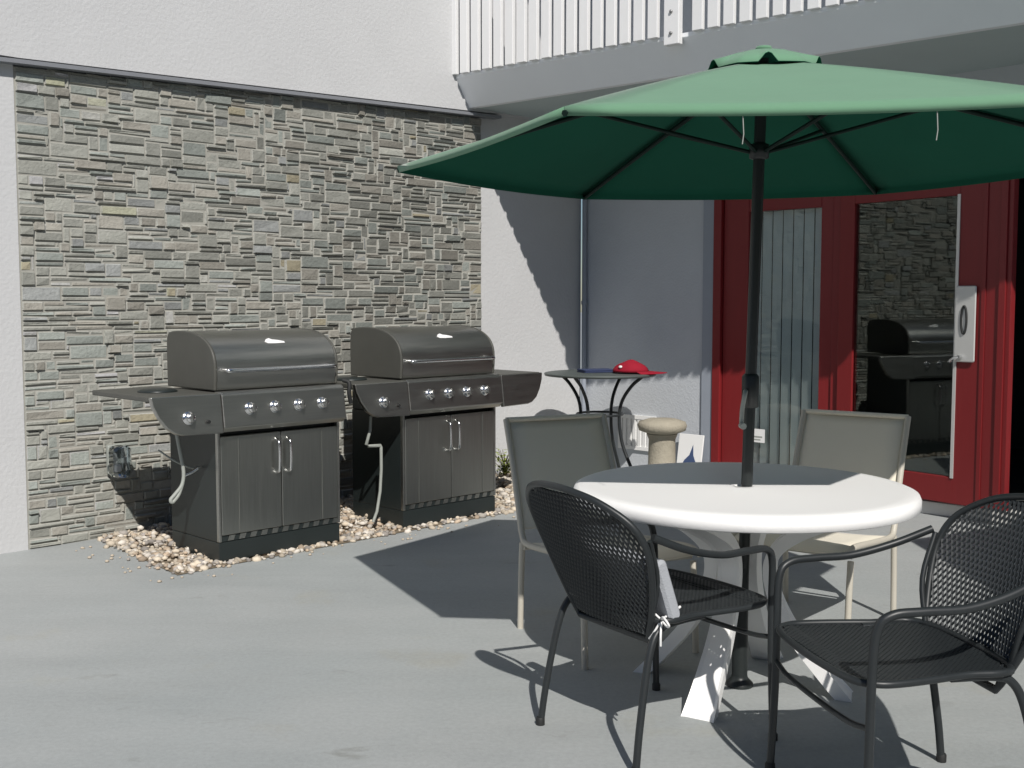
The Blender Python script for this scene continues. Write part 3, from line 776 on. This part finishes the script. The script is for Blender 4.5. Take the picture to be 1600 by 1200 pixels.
# ------------------------------------------------------------------ wrought-iron mesh chairs, front = -y
def strands(inside_fn, surf, x0, x1, z0, z1, pitch, k, r=.0030):
    mb = MB()
    step = .02
    L_ = (z1-z0)/k
    for sg in (1,-1):
        c0 = x0 - L_; n_ = int((x1-x0+2*L_)/pitch)
        for i in range(n_):
            seg = []
            nn = int((z1-z0)/step*1.0)
            for j in range(nn+1):
                z = z0 + (z1-z0)*j/nn
                x = (c0+i*pitch + (z-z0)/k) if sg > 0 else (x1+L_-i*pitch-(z-z0)/k)
                if inside_fn(x, z): seg.append(surf(x, z))
                else:
                    if len(seg) > 1: mb.tube(seg, r, 4, caps=False)
                    seg = []
            if len(seg) > 1: mb.tube(seg, r, 4, caps=False)
    return mb
def mesh_chair(label):
    c = empty('mesh_chair', (0,0,0), 0, label=label, cat='chair', group='black iron mesh chairs at the white table')
    # back outline
    half = [(.165,.365),(.212,.46),(.257,.59),(.270,.68),(.246,.745),(.17,.798),(.08,.822)]
    outline = [(x,z) for x,z in half] + [(0,.828)] + [(-x,z) for x,z in reversed(half)]
    yb = lambda x, z: .228 + (z-.41)*.42 + .02*((z-.41)/.45)**2 - .75*x*x
    fr = catmull([(x, yb(x,z), z) for x, z in outline], 5)
    w = MB(); w.tube(fr, .011, 8, True); w.build('back_frame', M['iron'], c)
    ol = [(p.x,p.z) for p in fr]
    def inb(x, z):
        r = False
        for i in range(len(ol)):
            (a,b_),(d,e) = ol[i], ol[i-1]
            if (b_ > z) != (e > z) and x < (d-a)*(z-b_)/(e-b_)+a: r = not r
        return r
    strands(inb, lambda x,z: Vector((x, yb(x,z), z)), -.28, .28, .365, .83, .0165, 1.9, .0042).build('backrest', M['iron'], c)
    # seat
    so = [(-.20,.205),(-.235,.05),(-.262,-.12),(-.255,-.20),(-.20,-.245),(0,-.262),(.20,-.245),(.255,-.20),(.262,-.12),(.235,.05),(.20,.205)]
    zs = lambda x, y: .435 - .012*(1-(x/.26)**2)*(1-((y+.02)/.25)**2) + (.006 if y < -.2 else 0)
    sf = [p for p in catmull([(x,y,.437) for x,y in so], 5, True)]
    w = MB(); w.tube(sf, .010, 8, True); w.build('seat_frame', M['iron'], c)
    sl = [(p.x,p.y) for p in sf]
    def ins(x, y):
        r = False
        for i in range(len(sl)):
            (a,b_),(d,e) = sl[i], sl[i-1]
            if (b_ > y) != (e > y) and x < (d-a)*(y-b_)/(e-b_)+a: r = not r
        return r
    strands(ins, lambda x,y: Vector((x, y, zs(x,y))), -.265, .265, -.265, .21, .0165, 1.0, .0042).build('seat', M['iron'], c)
    for x in (-1,1):
        w = MB(); w.tube(catmull([(x*.275,-.235,.0),(x*.272,-.225,.25),(x*.272,-.222,.45),(x*.278,-.215,.575),(x*.285,-.18,.615),(x*.292,-.10,.622),(x*.295,.02,.625),(x*.288,.15,.655),(x*.266,.262,.70)],6), .0115, 10); fl = w.build('arm_leg', M['iron'], c)
        b = MB(); b.lathe([(.015,0),(.015,.02),(.012,.025)], 10, c=(x*.275,-.235,0)); b.build('foot_cap', M['blackmatt'], fl)
        w = MB(); w.tube(catmull([(x*.225,.02,.428),(x*.222,.13,.424),(x*.218,.195,.405),(x*.222,.235,.33),(x*.232,.275,.14),(x*.238,.295,.0)],6), .0115, 10); rl = w.build('rear_leg', M['iron'], c)
        b = MB(); b.lathe([(.015,0),(.015,.02),(.012,.025)], 10, c=(x*.238,.295,0)); b.build('foot_cap', M['blackmatt'], rl)
        w = MB(); w.tube(catmull([(x*.195,.205,.43),(x*.235,.215,.56),(x*.262,.27,.69)],4), .008, 8); w.build('upright', M['iron'], c)
    w = MB(); w.tube(catmull([(-.272,-.224,.33),(-.15,-.232,.315),(.15,-.232,.315),(.272,-.224,.33)],5), .008, 8); w.build('front_brace', M['iron'], c)
    return c
ma = mesh_chair('black iron mesh chair seen from behind, nearest on the left, with a tied cushion')
face(ma, (.47,3.52), (.83,.56))
mb_ = copy_tree(ma); mb_['label'] = 'black iron mesh chair on the right, turned sideways with its arms showing'
face(mb_, (1.04,2.97), (-.98,-.19))
# cushion on the left mesh chair
cu = empty('chair_cushion', (.47,3.52,0), ma.rotation_euler.z, label='light grey cushion tied to the back of the left iron chair', cat='cushion')
T = Matrix.Translation((0,.15,.43)) @ Matrix.Rotation(R(-20),4,'X')
w = MB(); w.rbox((-.245,-.03,.0),(.16,.015,.20), .02, M=T, seg=4, axis=0); w.build('pad', M['cushion'], cu)
w = MB()
bx_, by_, bz_ = -.225,.19,.44
w.tube(catmull([(-.23,.12,.47),(bx_,by_,bz_)],3), .004, 6)
for p in ([(0,0,0),(.025,.02,.025),(.05,.015,.012),(.03,.0,-.006),(0,0,0)], [(0,0,0),(-.03,.02,.018),(-.055,.02,.0),(-.03,.005,-.012),(0,0,0)], [(0,0,0),(.012,.02,-.04),(.03,.02,-.06)], [(0,0,0),(-.02,.02,-.035),(-.02,.02,-.07)]):
    w.tube(catmull([(bx_+a,by_+b,bz_+c_) for a,b,c_ in p],4), .0035, 6)
w.build('tie', M['white'], cu)

# ------------------------------------------------------------------ added house behind the camera, cuts sky light and darkens reflections
nb = empty('added_brick_house', (0,-13,0), 0, label='added brown brick house behind the camera, cutting the sky light', cat='house')
w = MB(); w.box((-16,-6,0),(16,0,5.0)); w.build('wall', M['brick'], nb)  # wall of the added house
w = MB(); w.prism([(-6.6,4.9),(.6,4.9),(-3,7.6)], 0, -16.5, 16.5); w.build('added_roof', M['added_roof'], nb)
for i in range(7):
    x = -13+4.2*i
    w = MB(); w.box((x-.75,.0,1.0),(x+.75,.05,2.5)); f_ = w.build('window', M['wpaint'], nb)
    w = MB(); w.box((x-.66,.051,1.08),(x+.66,.055,2.42)); w.build('pane', M['blackmatt'], f_)  # pane of the added house
wh = empty('added_timber_house', (10.5,-4,0), 0, label='added dark house out of view on the right, cutting the sky light', cat='house')  # unseen block, added to dim the sky light on the patio
w = MB(); w.box((0,-9,0),(6,5.5,5.5)); w.build('wall', M['brick'], wh)  # wall of the added house
w = MB(); w.prism([(-.6,5.4),(6.6,5.4),(3,8.0)], 1, -9.5, 6); w.build('added_roof', M['added_roof'], wh)
for i in range(3):
    y = -6.5+4.5*i
    w = MB(); w.box((-.05,y-.75,1.0),(.0,y+.75,2.5)); f_ = w.build('window', M['wpaint'], wh)
    w = MB(); w.box((-.055,y-.66,1.08),(-.051,y+.66,2.42)); w.build('pane', M['blackmatt'], f_)  # pane of the added house
# ------------------------------------------------------------------ camera
cam = bpy.data.cameras.new('camera'); co = bpy.data.objects.new('camera', cam); COL.objects.link(co)
cam.sensor_width = 36; cam.lens = 36*1750/1600; cam.clip_end = 1000; cam.clip_start = .05
co.location = (0,0,1.37); co.rotation_euler = (R(90)-math.atan(128/1750), 0, 0)
S.camera = co

# ------------------------------------------------------------------ light
d = Vector((-.24,1.05,-1.0)).normalized()
el = math.asin(-d.z); az = math.atan2(-d.x, -d.y)
su = bpy.data.lights.new('sun', 'SUN'); so_ = bpy.data.objects.new('sun', su); COL.objects.link(so_)
su.energy = 5.0; su.angle = R(.5); su.color = (1,.955,.90)
so_.rotation_euler = d.to_track_quat('-Z','Y').to_euler()
W_ = bpy.data.worlds.new('World'); S.world = W_; W_.use_nodes = True
nt = W_.node_tree; bg = nt.nodes['Background']
sk = nt.nodes.new('ShaderNodeTexSky'); sk.sky_type = 'NISHITA'; sk.sun_disc = False
sk.sun_elevation = el; sk.sun_rotation = az; sk.air_density = 1.0; sk.dust_density = .3; sk.ozone_density = 4.0
nt.links.new(sk.outputs[0], bg.inputs[0]); bg.inputs[1].default_value = .065
vs = S.view_settings; vs.view_transform = 'Standard'; vs.look = 'None'; vs.exposure = -.17; vs.gamma = 1; vs.use_curve_mapping = False
